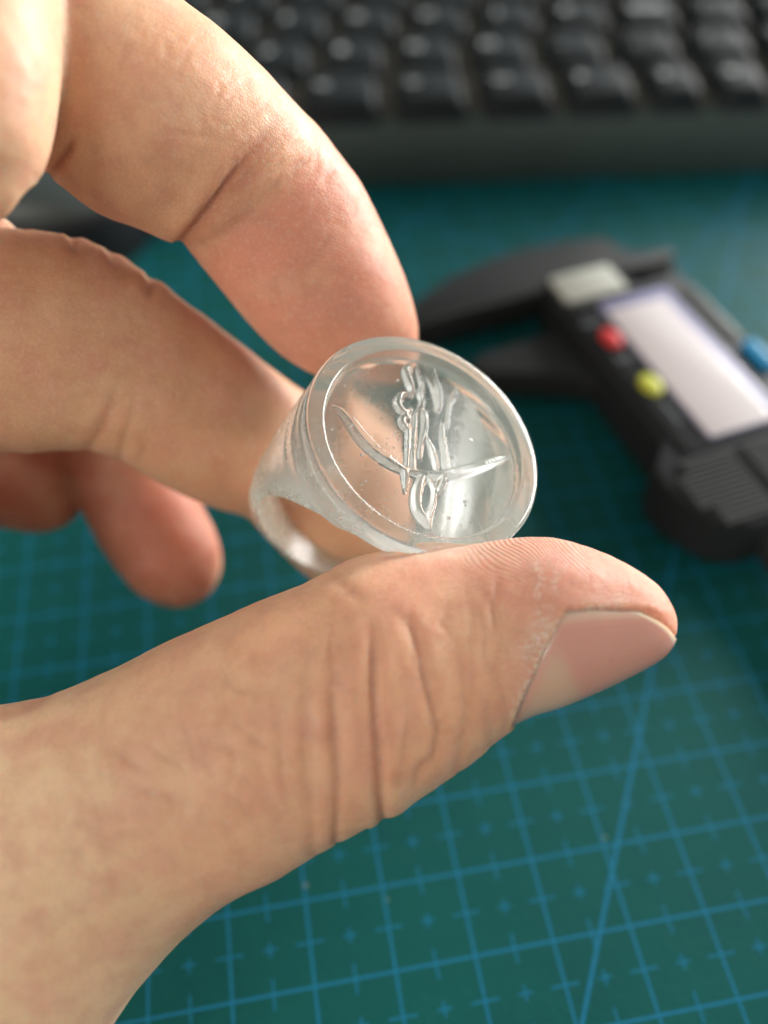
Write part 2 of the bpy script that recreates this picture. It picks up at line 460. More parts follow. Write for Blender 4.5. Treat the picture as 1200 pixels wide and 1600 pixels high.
def ring_mesh():
    N = 240; SEG = 4*N
    th = -3*math.pi/4+2*math.pi*np.arange(SEG)/SEG
    c, s = np.cos(th), np.sin(th)
    zs_k = [-13.75, -11, -8, -4, 0, 3, 6, 9, 11, 12.5, 13.8, 14.6, 15.3, 16.0]
    ws_k = [2.6, 2.8, 3.1, 3.7, 4.7, 5.9, 7.6, 9.7, 11.2, 12.1, 12.8, 13.0, 13.15, 13.0]
    low = -13.75*np.cos(np.linspace(0, math.pi/2, 26)); low[0] = -13.745
    up = np.linspace(0, 16.0, 60)[1:]
    rings = []
    for z in np.r_[low, up]:
        w = np.interp(z, zs_k, ws_k)
        hy = math.sqrt(max(R_BAND**2-z*z, 0)) if z < 0 else np.interp(z, [0, 5, 11, 14.6, 16.4], [13.75, 13.6, 13.3, 13.1, 13.05])
        if 8.5 < z < 15.4:              # stepped print layers under the face
            st = .5+.5*math.cos((z-15.4)*2*math.pi/2.3)
            k = .30*(1-st**2)*min(1, (z-8.5)/2); w -= k; hy -= k
        e = np.interp(z, [-14, 3, 9, 13.5], [5.0, 3.6, 2.5, 2.0])
        rings.append(np.c_[w*np.sign(c)*np.abs(c)**(2/e), hy*np.sign(s)*np.abs(s)**(2/e), np.full(SEG, z)])
    for r, z in ((12.98, 16.16), (12.90, 16.29), (12.76, 16.37), (12.55, 16.4), (11.35, 16.4), (11.2, 16.36), (11.1, 16.27), (11.04, 16.12), (10.98, 15.8), (10.9, 15.4), (10.82, 15.2), (R_FLOOR, Z_FLOOR)):
        rings.append(np.c_[r*c, r*s, np.full(SEG, z)])
    V = np.concatenate(rings); n = len(rings); Fc = []
    idx = np.arange(n*SEG).reshape(n, SEG)
    a = idx[:-1]; b = np.roll(idx, -1, 1)[:-1]; d = idx[1:]; e_ = np.roll(idx, -1, 1)[1:]
    Fc = np.stack([a, b, e_, d], -1).reshape(-1, 4).tolist()
    # floor: square grid mapped onto the disc, its border is the last ring
    u = np.linspace(-1, 1, N+1); U, W = np.meshgrid(u, u, indexing='ij')
    R = np.where(np.abs(U) > np.abs(W), U, W)
    with np.errstate(divide='ignore', invalid='ignore'):
        PH = np.where(np.abs(U) > np.abs(W), math.pi/4*np.where(U != 0, W/U, 0), math.pi/2-math.pi/4*np.where(W != 0, U/W, 0))
    Xf, Yf = R*np.cos(PH)*R_FLOOR, R*np.sin(PH)*R_FLOOR
    base = len(V); fx, fy = Xf.ravel(), Yf.ravel()
    h = floor_height(fx, fy)
    rr = np.hypot(fx, fy)
    rough = np.exp(-(((fx-ROUGH_C[0])**2+(fy-ROUGH_C[1])**2)/2.1**2))
    nz = sdfnoise(fx, fy, 1.3, 3.1)*.06*rough+sdfnoise(fx, fy, 2.7, 9.7)*(.018*rough+.001)+sdfnoise(fx, fy, .35, 5.5)*.03
    hg = h.reshape(N+1, N+1)
    for _ in range(3):                  # soften the stair steps of the relief
        p_ = np.pad(hg, 1, mode='edge'); hg = (p_[:-2, 1:-1]+p_[2:, 1:-1]+p_[1:-1, :-2]+p_[1:-1, 2:]+2*p_[1:-1, 1:-1])/6
    h = hg.ravel()
    edge = np.clip((R_FLOOR-rr)/.8, 0, 1)
    zf = Z_FLOOR+(h+nz)*edge+.12*(1-edge)**2*0
    ids = np.arange((N+1)**2).reshape(N+1, N+1)+base
    # weld the border of the grid to the last ring by nearest angle
    gi = np.full((N+1)**2, -1)
    last = idx[-1]
    bd = np.abs(np.maximum(np.abs(U), np.abs(W))-1).ravel() < 1e-9
    ang = np.arctan2(fy, fx); k = np.round((ang-th[0])/(2*math.pi/SEG)).astype(int) % SEG
    newid = np.full((N+1)**2, -1); newid[bd] = last[k[bd]]
    inner = np.where(~bd)[0]; newid[inner] = base+np.arange(len(inner))
    V = np.concatenate([V, np.c_[fx[inner], fy[inner], zf[inner]]])
    ni = newid.reshape(N+1, N+1)
    q = np.stack([ni[:-1, :-1], ni[1:, :-1], ni[1:, 1:], ni[:-1, 1:]], -1).reshape(-1, 4)
    Fc += q.tolist()
    Fc.append(idx[0][::-1].tolist())
    return V, Fc
V, Fc = ring_mesh()
ring_loc = RO
tmp = mesh_obj('ring_blank', V, Fc)
bm = bmesh.new(); bm.from_mesh(tmp.data); bmesh.ops.recalc_face_normals(bm, faces=bm.faces[:])
bm.to_mesh(tmp.data); bm.free()
cv_, cf_ = [], []
n = 220
for xx, k in ((-16, 1.05), (-6, 1.02), (-3, 1.0), (3, 1.0), (6, 1.02), (16, 1.05)):
    for j in range(n):
        a = 2*math.pi*(j+.5)/n; r = R_HOLE*(1+(k-1)*(.3 if math.sin(a) > 0 else 1)); cv_.append((xx, r*math.cos(a), r*math.sin(a)))
for l in range(5):
    for j in range(n): cf_.append([l*n+j, l*n+(j+1) % n, (l+1)*n+(j+1) % n, (l+1)*n+j])
cf_.append([j for j in range(n)][::-1]); cf_.append([5*n+j for j in range(n)])
cut = mesh_obj('ring_hole', cv_, cf_)
bm = bmesh.new(); bm.from_mesh(cut.data); bmesh.ops.recalc_face_normals(bm, faces=bm.faces[:])
bm.to_mesh(cut.data); bm.free()
md = tmp.modifiers.new('b', 'BOOLEAN'); md.operation = 'DIFFERENCE'; md.object = cut; md.solver = 'EXACT'
dg_ = bpy.context.evaluated_depsgraph_get()
ev = tmp.evaluated_get(dg_); me_full = bpy.data.meshes.new_from_object(ev)
bpy.data.objects.remove(tmp); bpy.data.objects.remove(cut)

def resin(name, rough, tint, grain_amt, milky=0.0, streak=0.0):
    t = NT(name); o = t.obj()
    n1 = t.noise(o, 1400, 2); n2 = t.noise(o, 300, 4, .6)
    b = t.bump(n1, grain_amt, .00004); b = t.bump(n2, grain_amt*.8, .0002, b)
    nd = t.n('ShaderNodeBsdfPrincipled')
    for k, v in {'Base Color': g(*tint), 'Transmission Weight': 1.0, 'IOR': 1.49,
                 'Roughness': t.math('MULTIPLY_ADD', n2, rough*.8, rough*.6), 'Normal': b}.items(): t.put(nd.inputs[k], v)
    if milky:
        df = t.n('ShaderNodeBsdfDiffuse'); df.inputs[0].default_value = g(.78, .83, .73)
        tl = t.n('ShaderNodeBsdfTranslucent'); tl.inputs[0].default_value = g(.83, .86, .77)
        m1 = t.n('ShaderNodeMixShader'); m1.inputs[0].default_value = .5
        t.t.links.new(df.outputs[0], m1.inputs[1]); t.t.links.new(tl.outputs[0], m1.inputs[2])
        m2 = t.n('ShaderNodeMixShader')
        t.put(m2.inputs[0], t.math('MULTIPLY_ADD', t.noise(o, 160, 4, .6), milky*.9, milky*.55))
        t.t.links.new(nd.outputs[0], m2.inputs[1]); t.t.links.new(m1.outputs[0], m2.inputs[2])
        t.t.links.new(m2.outputs[0], t.out.inputs[0])
    else: t.t.links.new(nd.outputs[0], t.out.inputs[0])
    return t.m
M_clear = resin('clear_resin', .05, (.97, .985, .97), .08, .06)
M_rim = resin('satin_resin', .08, (.97, .98, .98), .10, .13)
M_band = resin('frosted_resin', .26, (.97, .975, .94), .2, .19)
M_embl = resin('emblem_resin', .03, (.98, .99, .98), .05, .17)

RING = bpy.data.objects.new('signet_ring', None); C.objects.link(RING)
Mr = Matrix.Identity(4)
for i in range(3):
    for j in range(3): Mr[i][j] = RR[i][j]
    Mr[i][3] = RO[i]*MM
RING.matrix_world = Mr; RING.empty_display_size = .01
tag(RING, 'clear resin signet ring with a raised emblem on its round face, held between the fingers', 'ring')
nv = len(me_full.vertices); VV = np.zeros(nv*3); me_full.vertices.foreach_get('co', VV); VV = VV.reshape(-1, 3)/MM
polys = [list(p.vertices) for p in me_full.polygons]
cen = np.array([VV[p].mean(0) for p in polys])
rad = np.hypot(cen[:, 0], cen[:, 1])
inner_wall = np.hypot(cen[:, 1], cen[:, 2]) < R_HOLE*1.03
isfloor = (rad < R_FLOOR) & (cen[:, 2] > Z_FLOOR-.35) & ~((np.hypot(cen[:, 1], cen[:, 2]) < R_HOLE+.5))
hh = np.zeros(len(polys)); hh[isfloor] = floor_height(cen[isfloor, 0], cen[isfloor, 1])
cls = np.zeros(len(polys), int)                              # 0 band
cls[(cen[:, 2] > 15.95) & ~isfloor] = 1                      # bezel
cls[(rad > R_FLOOR-.01) & (rad < 11.4) & (cen[:, 2] > Z_FLOOR-.1)] = 1
cls[isfloor] = 2
cls[isfloor & (hh > .03) & (rad < R_FLOOR-.4)] = 3
for k, (nm, m, ang) in enumerate((('band', M_band, 40), ('bezel', M_rim, 45), ('face_plate', M_clear, 60), ('emblem', M_embl, 50))):
    sel = [polys[i] for i in np.where(cls == k)[0]]
    used = sorted({v for p in sel for v in p}); mp_ = {v: i for i, v in enumerate(used)}
    mesh_obj(nm, VV[used], [[mp_[v] for v in p] for p in sel], m, RING, angle=ang)
# air bubbles and specks trapped in the resin
M_air = resin('bubble_wall', .02, (1, 1, 1), .0)
bv, bf = [], []
ico = bmesh.new(); bmesh.ops.create_icosphere(ico, subdivisions=2, radius=1.0)
iv = np.array([v.co for v in ico.verts]); ico.verts.index_update(); jf = [[v.index for v in f.verts][::-1] for f in ico.faces]; ico.free()
for k in range(110):
    a = rnd.uniform(0, 2*math.pi); r = 10.2*math.sqrt(rnd.random())
    z = rnd.uniform(13.8, 14.7); s_ = rnd.choice([.05, .06, .08, .1, .13, .2])
    p = np.array([r*math.cos(a), r*math.sin(a), z]); 
    if math.hypot(p[1], p[2])-s_ < R_HOLE+.3: continue
    bf += [[v+len(bv) for v in f] for f in jf]; bv += (iv*s_+p).tolist()
for k in range(22):
    a = rnd.uniform(0, 2*math.pi); p = np.array([12.1*math.cos(a), 12.1*math.sin(a), rnd.uniform(15.2, 16.0)])
    bf += [[v+len(bv) for v in f] for f in jf]; bv += (iv*rnd.uniform(.05, .09)+p).tolist()
tag(mesh_obj('bubbles', bv, bf, M_air, RING), kind='stuff')
sp_ = mesh_obj('speck', (iv*np.array([.17, .12, .08])+np.array(RR.T@(upx(603, 529, 93.6)-RO))), [f[::-1] for f in jf], plastic('dark_speck', (.02, .015, .01), .6), RING)

# ------------------------------------------------------------------ the hand
# every finger is a smooth loft through sections: (upper edge px, lower edge px, distance of its axis, thickness ratio)
FINGERS = {
 'thumb': [((-240, 1180), (-60, 1900), 84, .62), ((-80, 1120), (40, 1760), 84, .66), ((60, 1092), (140, 1650), 84, .70), ((160, 1052), (248, 1503), 84, .74), ((260, 1003), (348, 1410), 84, .78),
   ((380, 950), (452, 1354), 84, .80), ((480, 909), (540, 1302), 84, .80), ((560, 870), (628, 1258), 84, .80), ((640, 858), (704, 1208), 84, .80),
   ((720, 853), (768, 1162), 83.8, .80), ((800, 841), (818, 1122), 83.4, .80), ((862, 840), (882, 1100), 83, .80), ((922, 855), (946, 1073), 82.5, .80),
   ((980, 881), (1000, 1046), 82, .80), ((1024, 911), (1036, 1022), 82, .80), ((1048, 942), (1053, 997), 82, .75), ((1057, 962), (1058, 978), 82, .7)],
 'index': [((60, -330), (-240, 60), 82, .8), ((190, -90), (-30, 190), 85, .85), ((268, -4), (75, 272), 87, .88), ((338, 48), (150, 330), 89, .88), ((400, 103), (215, 357), 91, .86),
   ((450, 155), (262, 374), 92.5, .84), ((487, 190), (284, 384), 94, .80), ((521, 232), (307, 409), 95.5, .80), ((560, 284), (341, 448), 97, .80),
   ((592, 345), (375, 490), 98.5, .80), ((620, 405), (410, 528), 100, .78), ((640, 460), (450, 562), 101.5, .76), ((651, 505), (500, 588), 103, .74),
   ((650, 545), (548, 603), 104, .72), ((636, 578), (590, 606), 104.5, .7), ((622, 592), (608, 602), 104.5, .7)],
 'middle': [((-330, 330), (-330, 760), 93, .75), ((-150, 345), (-150, 725), 95, .8), ((0, 361), (0, 707), 97, .82), ((60, 366), (42, 708), 98, .82), ((120, 376), (95, 704), 99, .82),
   ((175, 397), (140, 704), 100, .80), ((232, 434), (186, 718), 101.5, .80), ((290, 476), (236, 747), 103.5, .78), ((345, 517), (290, 776), 105.5, .74),
   ((400, 560), (345, 797), 108, .70), ((450, 598), (392, 812), 110.5, .68), ((503, 632), (430, 852), 113.5, .66), ((555, 662), (480, 900), 116, .66),
   ((610, 712), (532, 938), 118, .66), ((643, 775), (588, 936), 119.5, .66), ((650, 835), (625, 905), 120.5, .62), ((646, 868), (640, 885), 120.5, .6)],
 'ring_finger': [((225, 540), (80, 570), 120, .8), ((255, 610), (72, 625), 120.5, .8), ((276, 680), (90, 690), 121, .8), ((294, 742), (112, 758), 122, .82), ((316, 795), (140, 812), 122.5, .82), ((334, 830), (160, 852), 123, .82),
   ((345, 866), (185, 890), 123, .82), ((343, 900), (215, 925), 123, .8), ((325, 931), (250, 944), 123, .78), ((300, 946), (275, 950), 123, .75)],
 'little_finger': [((-330, 600), (-330, 790), 112, .8), ((-160, 640), (-160, 812), 116, .8), ((-60, 655), (-60, 815), 118, .82), ((0, 662), (-12, 822), 119, .82), ((50, 675), (35, 831), 120, .82), ((85, 690), (75, 831), 120.5, .82),
   ((112, 712), (103, 820), 121, .8), ((124, 740), (120, 800), 121, .78), ((128, 762), (127, 775), 121, .7)],
 'knuckle': [((86, -420), (-360, -420), 77, .8), ((90, -150), (-330, -150), 76, .8), ((90, -20), (-310, -10), 75, .78), ((87, 60), (-300, 80), 74.5, .76), ((84, 130), (-290, 170), 74, .74), ((77, 200), (-270, 250), 74, .72),
   ((64, 255), (-235, 300), 74.5, .68), ((42, 298), (-180, 335), 75, .62), ((15, 322), (-120, 348), 76, .5), ((-20, 336), (-70, 346), 77, .4)],
 'web': [((-200, 310), (-200, 420), 97, .8), ((-60, 322), (-60, 420), 97, .8), ((-10, 332), (-20, 420), 97, .8), ((22, 352), (5, 400), 97, .8), ((34, 372), (22, 395), 97, .8)],
 'palm': [((-60, -500), (-620, -500), 84, .55), ((-60, -100), (-640, -100), 86, .55), ((-70, 400), (-650, 400), 90, .5), ((-100, 800), (-660, 800), 93, .45), ((-90, 1150), (-640, 1150), 90, .45), ((20, 1500), (-560, 1500), 85, .5),
   ((110, 1750), (-480, 1750), 82, .55), ((60, 2100), (-430, 2100), 78, .6), ((40, 2500), (-430, 2500), 72, .7)],
}
def loft(spec, sub=7, nseg=72, expo=2.15):
    A, B, Cc = [], [], []
    for U, L, d, k in spec:
        u3, l3 = upx(U[0], U[1], d), upx(L[0], L[1], d)
        Cc.append((u3+l3)/2); A.append((u3-l3)/2); B.append(k)
    P = np.c_[np.array(Cc), np.array(A), np.array(B)[:, None]]
    out = []; S = []
    for i in range(len(P)-1):
        p0, p1, p2, p3 = P[max(i-1, 0)], P[i], P[i+1], P[min(i+2, len(P)-1)]
        for j in range(sub):
            u = j/sub; out.append(.5*((2*p1)+(-p0+p2)*u+(2*p0-5*p1+4*p2-p3)*u*u+(-p0+3*p1-3*p2+p3)*u**3)); S.append(i+u)
    out.append(P[-1]); S.append(len(P)-1.0)
    Q = np.array(out); S = np.array(S)
    c, a, k = Q[:, :3], Q[:, 3:6], Q[:, 6]
    T = np.gradient(c, axis=0); T /= np.linalg.norm(T, axis=1)[:, None]
    b = np.cross(T, a); b /= np.linalg.norm(b, axis=1)[:, None]
    b *= np.sign(((CAM-c)*b).sum(1))[:, None]
    bl = b*(np.linalg.norm(a, axis=1)*k)[:, None]
    return c, a, bl, S
def surf(L, s, ph, expo=2.15):
    c, a, b, S = L
    f = lambda arr: np.stack([np.interp(s, S, arr[:, i]) for i in range(3)], -1)
    sn, cs = np.sin(ph), np.cos(ph)
    return f(c)+f(a)*(-np.sign(sn)*np.abs(sn)**(2/expo))[..., None]+f(b)*(np.sign(cs)*np.abs(cs)**(2/expo))[..., None]
LOFTS = {k: loft(v) for k, v in FINGERS.items()}
samples = []; info = []
HV, HF = [], []
for fi, (nm, L) in enumerate(LOFTS.items()):
    S = L[3]; n = 72; ph = np.linspace(-math.pi, math.pi, n, endpoint=False)
    SS, PP = np.meshgrid(S, ph, indexing='ij')
    P = surf(L, SS, PP)
    base = len(HV); HV += P.reshape(-1, 3).tolist()
    idx = np.arange(len(S)*n).reshape(len(S), n)+base
    q = np.stack([idx[:-1], np.roll(idx, -1, 1)[:-1], np.roll(idx, -1, 1)[1:], idx[1:]], -1).reshape(-1, 4)
    HF += q.tolist(); HF.append(idx[0].tolist()); HF.append(idx[-1][::-1].tolist())
    samples.append(P[::1, ::2].reshape(-1, 3)); info.append(np.c_[np.full(P[::1, ::2].shape[0]*P[::1, ::2].shape[1], fi), SS[::1, ::2].ravel(), PP[::1, ::2].ravel()])
raw = mesh_obj('hand_raw', HV, HF)
bm = bmesh.new(); bm.from_mesh(raw.data); bmesh.ops.recalc_face_normals(bm, faces=bm.faces[:]); bm.to_mesh(raw.data); bm.free()
md = raw.modifiers.new('r', 'REMESH'); md.mode = 'VOXEL'; md.voxel_size = .00036; md.use_smooth_shade = True
md = raw.modifiers.new('s', 'SMOOTH'); md.factor = .5; md.iterations = 9
dg_ = bpy.context.evaluated_depsgraph_get()
hm = bpy.data.meshes.new_from_object(raw.evaluated_get(dg_)); hm.name = 'hand'
bpy.data.objects.remove(raw)
nV = len(hm.vertices)
HVa = np.zeros(nV*3, np.float32); hm.vertices.foreach_get('co', HVa); HVa = HVa.reshape(-1, 3).astype(float)/MM
def normals(me):
    a = np.zeros(len(me.vertices)*3, np.float32); me.vertex_normals.foreach_get('vector', a); return a.reshape(-1, 3).astype(float)
HN = normals(hm)
px, py, dd = project(HVa)
facing = ((CAM-HVa)*HN).sum(1)/np.linalg.norm(CAM-HVa, axis=1)
SMP = np.concatenate(samples); INF = np.concatenate(info)
kd = KDTree(len(SMP))
for i, p in enumerate(SMP): kd.insert(p, i)
kd.balance()
infr = (px > -160) & (px < 1360) & (py > -160) & (py < 1760)
near = np.zeros(nV, int)
for i in np.where(infr)[0]: near[i] = kd.find(HVa[i])[1]
names = list(FINGERS)
fid = np.where(infr, INF[near, 0].astype(int), -1); fs = INF[near, 1]; fph = INF[near, 2]
for k_, nm in enumerate(names):               # refine (s, angle) of every vertex on its own finger
    c_, a_, b_, S_l = LOFTS[nm]
    m = np.where(fid == k_)[0]; P_ = HVa[m]; sv = fs[m].copy()
    dcs = np.gradient(c_, S_l, axis=0)
    f_ = lambda arr, x: np.stack([np.interp(x, S_l, arr[:, i]) for i in range(3)], -1)
    for it in range(5):
        A1, B1 = f_(a_, sv), f_(b_, sv); mm_ = np.cross(A1, B1); mm_ /= np.linalg.norm(mm_, axis=1)[:, None]
        r_ = ((P_-f_(c_, sv))*mm_).sum(1); q_ = (f_(dcs, sv)*mm_).sum(1)
        sv = np.clip(sv+np.clip(r_/np.where(np.abs(q_) < .3, .3*np.sign(q_+1e-9), q_), -.3, .3), 0, S_l[-1])
    A1, B1 = f_(a_, sv), f_(b_, sv); D_ = P_-f_(c_, sv)
    al_ = (D_*A1).sum(1)/(A1**2).sum(1); be_ = (D_*B1).sum(1)/(B1**2).sum(1)
    sg = lambda x: np.sign(x)*np.abs(x)**1.075
    fs[m] = sv; fph[m] = np.arctan2(-sg(al_), sg(be_))
def isf(n_): return fid == names.index(n_)

disp = np.zeros(nV); redden = np.zeros(nV); whiten = np.zeros(nV); vis = np.clip((facing+.25)/.3, 0, 1)
def sstep(x, a, b):
    u = np.clip((x-a)/(b-a), 0, 1); return u*u*(3-2*u)
def pdist(poly):
    P = np.c_[px, py]; best = np.full(nV, 1e9); along = np.zeros(nV); side = np.zeros(nV)
    pts = np.array(poly, float); L = np.r_[0, np.cumsum(np.linalg.norm(np.diff(pts, axis=0), axis=1))]
    for i in range(len(pts)-1):
        a, ab = pts[i], pts[i+1]-pts[i]
        tt = np.clip(((P-a)@ab)/(ab@ab), 0, 1); D = (a+tt[:, None]*ab)-P
        d = np.sqrt((D**2).sum(1)); m = d < best
        sd = np.sign(ab[0]*(P[:, 1]-a[1])-ab[1]*(P[:, 0]-a[0]))
        best[m] = d[m]; along[m] = ((L[i]+tt*(L[i+1]-L[i]))/L[-1])[m]; side[m] = sd[m]
    return best, along, side
def spl(poly, k=5):
    P = np.array(poly, float); out = []
    for i in range(len(P)-1):
        p0, p1, p2, p3 = P[max(i-1, 0)], P[i], P[i+1], P[min(i+2, len(P)-1)]
        for j in range(k):
            u = j/k; out.append(.5*((2*p1)+(-p0+p2)*u+(2*p0-5*p1+4*p2-p3)*u*u+(-p0+3*p1-3*p2+p3)*u**3))
    out.append(P[-1]); return out
def crease(fingers, poly, w, depth, bulge=0.0, red=.0, fade=(.12, .12), bw=3.0, one=0):
    global disp, redden
    d, al, sd = pdist(spl(poly))
    m = np.zeros(nV, bool)
    for f_ in fingers: m |= isf(f_)
    env = np.clip(al/max(fade[0], 1e-3), 0, 1)*np.clip((1-al)/max(fade[1], 1e-3), 0, 1)
    env = env*env*(3-2*env)*m*vis
    bl = np.exp(-((d-bw*w)/(bw*.75*w))**2)
    if one: bl = bl*(sd == one)
    depth *= .45; bulge *= .5; red *= .8
    disp += env*(-depth*np.exp(-(d/w)**2)+bulge*bl)
    redden += env*red*np.exp(-(d/(w*1.6))**2)
# index finger: the deep fold at the last joint, the fold at its root and fine lines
crease(['index'], [(462, 160), (440, 186), (410, 220), (385, 245), (362, 272), (338, 304), (308, 345), (274, 384)], 9, .22, .0, .3, (.3, .0), 3.0)
for dx_, dp_ in ((-14, .16), (16, .2), (30, .14)):
    crease(['index'], [(452+dx_, 178+dx_*.3), (420+dx_, 214), (388+dx_, 246+dx_*.2), (360+dx_, 284), (330+dx_, 320+dx_*.3)], 4.5, dp_*1.6, .08, .2, (.4, .4))
d_, al_2, sd_ = pdist(spl([(462, 160), (440, 186), (410, 220), (385, 245), (362, 272), (338, 304), (308, 345), (274, 384)]))
env_ = sstep(al_2, .12, .55)*isf('index')*np.clip((facing+.5)/.4, 0, 1)
disp += env_*np.where(sd_ < 0, -.36*np.exp(-(d_/34)**1.3), .22*np.exp(-((d_-16)/30)**2)*np.clip(d_/8, 0, 1)-.36*np.clip(1-d_/8, 0, 1))
redden += env_*np.where(sd_ < 0, .55*np.exp(-(d_/30)), .4*np.exp(-(d_/6)))
crease(['index', 'knuckle'], [(118, 205), (108, 232), (92, 254), (70, 282)], 6, .8, .2, .9, (.4, 0))
for q in ([(330, 40), (300, 70), (282, 105), (276, 140)], [(262, 30), (240, 62), (226, 100)], [(205, 55), (190, 92), (186, 130)], [(250, 50), (262, 78), (250, 108)],
          [(500, 320), (478, 350), (460, 385)], [(470, 330), (450, 350)], [(525, 350), (500, 390), (480, 420), (455, 440)], [(395, 120), (360, 150), (345, 185)],
          [(430, 150), (398, 178), (370, 215)], [(240, 200), (290, 210), (340, 215)], [(320, 180), (360, 200)], [(478, 205), (495, 240), (488, 275)], [(500, 215), (515, 250), (505, 290)]):
    crease(['index'], q, 3.5, .10, .04, .12, (.3, .3))
# middle finger
crease(['middle'], [(230, 424), (236, 445), (232, 475)], 7, 1.0, .45, .3, (.0, .6))
crease(['middle'], [(108, 362), (118, 384), (130, 400)], 7, .9, .35, .15, (.0, .6))
crease(['middle'], [(168, 386), (178, 404), (186, 424)], 7, .8, .35, .15, (.0, .6))
crease(['middle'], [(36, 356), (44, 372)], 6, .3, .1, .1, (.0, .6))
crease(['middle'], [(196, 575), (180, 620), (165, 660), (140, 700), (128, 716)], 7, .32, .14, .25, (.5, .0))
crease(['middle'], [(214, 600), (205, 650), (190, 700), (186, 722)], 5, .2, .1, .12, (.5, .0))
crease(['middle'], [(126, 476), (140, 492), (152, 505)], 3, .08, .02, .1, (.3, .3))
crease(['middle'], [(232, 690), (216, 722)], 4, .16, .06, .2, (.4, .0))
# thumb: joint folds
crease(['thumb'], [(574, 955), (582, 1000), (583, 1060), (586, 1120), (592, 1180), (594, 1230), (600, 1290)], 6.5, .80, .40, .55, (.25, 0), 3.6)
crease(['thumb'], [(520, 1010), (519, 1060), (524, 1140), (528, 1220), (524, 1320)], 6, .50, .26, .32, (.35, 0), 3.6)
crease(['thumb'], [(600, 950), (632, 968), (652, 1005), (660, 1050), (672, 1095), (682, 1140), (676, 1180), (656, 1200), (640, 1240)], 6, .45, .26, .28, (.2, .1), 3.4)
crease(['thumb'], [(700, 960), (716, 1010), (722, 1060), (728, 1110), (716, 1180), (712, 1210)], 7, .25, .13, .15, (.4, 0), 3.4)
crease(['thumb'], [(560, 1020), (556, 1080), (562, 1150), (566, 1220)], 5, .15, .08, .1, (.3, .3))
crease(['thumb'], [(480, 960), (474, 1040), (476, 1120), (484, 1200), (490, 1340)], 8, .20, .12, .08, (.3, .0))
crease(['thumb'], [(440, 990), (434, 1070), (438, 1160), (450, 1260)], 8, .12, .08, .06, (.3, .3))
crease(['thumb'], [(400, 1040), (398, 1120), (410, 1210), (430, 1290)], 8, .10, .05, .05, (.3, .3))
crease(['thumb'], [(350, 1020), (345, 1110), (352, 1200)], 9, .08, .05, .05, (.3, .3))
crease(['thumb'], [(640, 1110), (632, 1150), (626, 1190), (618, 1235)], 6, .28, .12, .2, (.3, .1))
crease(['thumb'], [(756, 1080), (764, 1120), (768, 1175)], 7, .22, .12, .1, (.4, .0))
crease(['thumb'], [(500, 880), (535, 915), (580, 950)], 8, .20, .10, .15, (.1, .4))
for q in ([(330, 1190), (380, 1215), (430, 1262)], [(250, 1230), (320, 1262), (370, 1310)], [(300, 1150), (350, 1168), (400, 1190)], [(200, 1290), (260, 1330), (300, 1370)], [(380, 1260), (400, 1300), (412, 1340)],
          [(120, 1190), (150, 1260), (160, 1330)], [(60, 1250), (110, 1310), (130, 1380)]):
    crease(['thumb'], q, 5, .08, .03, .06, (.3, .3))
crease(['thumb', 'palm'], [(-20, 1120), (30, 1112), (70, 1092), (90, 1070)], 7, .35, .1, .35, (.1, .3))

for k in range(20):                             # fine cross lines of the thumb, none alike
    r0 = random.Random(100+k); x0 = r0.uniform(430, 800); y0 = r0.uniform(960, 1180)-(x0-620)*.35; ln = r0.uniform(50, 150)
    pts_ = [(x0+r0.uniform(-8, 8)+(j-2)*ln/4*.10, y0+(j-2)*ln/4) for j in range(5)]
    crease(['thumb'], pts_, r0.uniform(3, 5), r0.uniform(.12, .28), .05, .12, (.35, .35))
for k in range(12):                             # and of the index finger
    r0 = random.Random(300+k); x0 = r0.uniform(330, 560); y0 = 240+(x0-400)*.55+r0.uniform(-70, 70); ln = r0.uniform(40, 90)
    pts_ = [(x0-(j-2)*ln/4*.75+r0.uniform(-5, 5), y0+(j-2)*ln/4*.8+r0.uniform(-5, 5)) for j in range(5)]
    crease(['index'], pts_, r0.uniform(3, 4), r0.uniform(.10, .22), .04, .12, (.35, .35))
for k in range(14):                             # and where the thumb widens into the hand
    r0 = random.Random(700+k); x0 = r0.uniform(140, 440); y0 = 1230-(x0-250)*.35+r0.uniform(-110, 110); ln = r0.uniform(60, 140); an = r0.choice((1.45, .55))+r0.uniform(-.2, .2)
    pts_ = [(x0+(j-2)*ln/4*math.cos(an)+r0.uniform(-5, 5), y0+(j-2)*ln/4*math.sin(an)+r0.uniform(-5, 5)) for j in range(5)]
    crease(['thumb'], pts_, r0.uniform(4, 6), r0.uniform(.14, .26), .05, .10, (.35, .35))
# the nail bed: skin sinks under the nail and stands up round it
PHC, PHH = math.radians(68), math.radians(80)
def nail_s0(v): return 9.6+1.5*np.abs(v)**1.6
def nail_s1(v): return 14.75-1.9*np.abs(v)**2.2
th_ = isf('thumb')
vv = (fph-PHC)/PHH; s0v, s1v = nail_s0(np.clip(vv, -1, 1)), nail_s1(np.clip(vv, -1, 1))
inside = th_ & (np.abs(vv) < 1.0) & (fs > s0v) & (fs < s1v+.3)
ed = np.minimum(np.minimum((1-np.abs(vv))*PHH*7.5, (fs-s0v)*4.3), 3.0)      # mm to the nail's border, about
disp += np.where(th_ & (np.abs(vv) < 1.35) & (fs < 15) & (fs > 8.8), np.where(inside, -.24*np.clip(ed/.5, 0, 1), .16*np.exp(-((ed+.15)/.9)**2)*np.clip((14.6-fs)/1.5, 0, 1)), 0)
redden += np.where(th_, .2*np.exp(-((ed+.05)/.35)**2)*(np.abs(vv) < 1.2)*(fs > 9)*(fs < 13.5), 0)
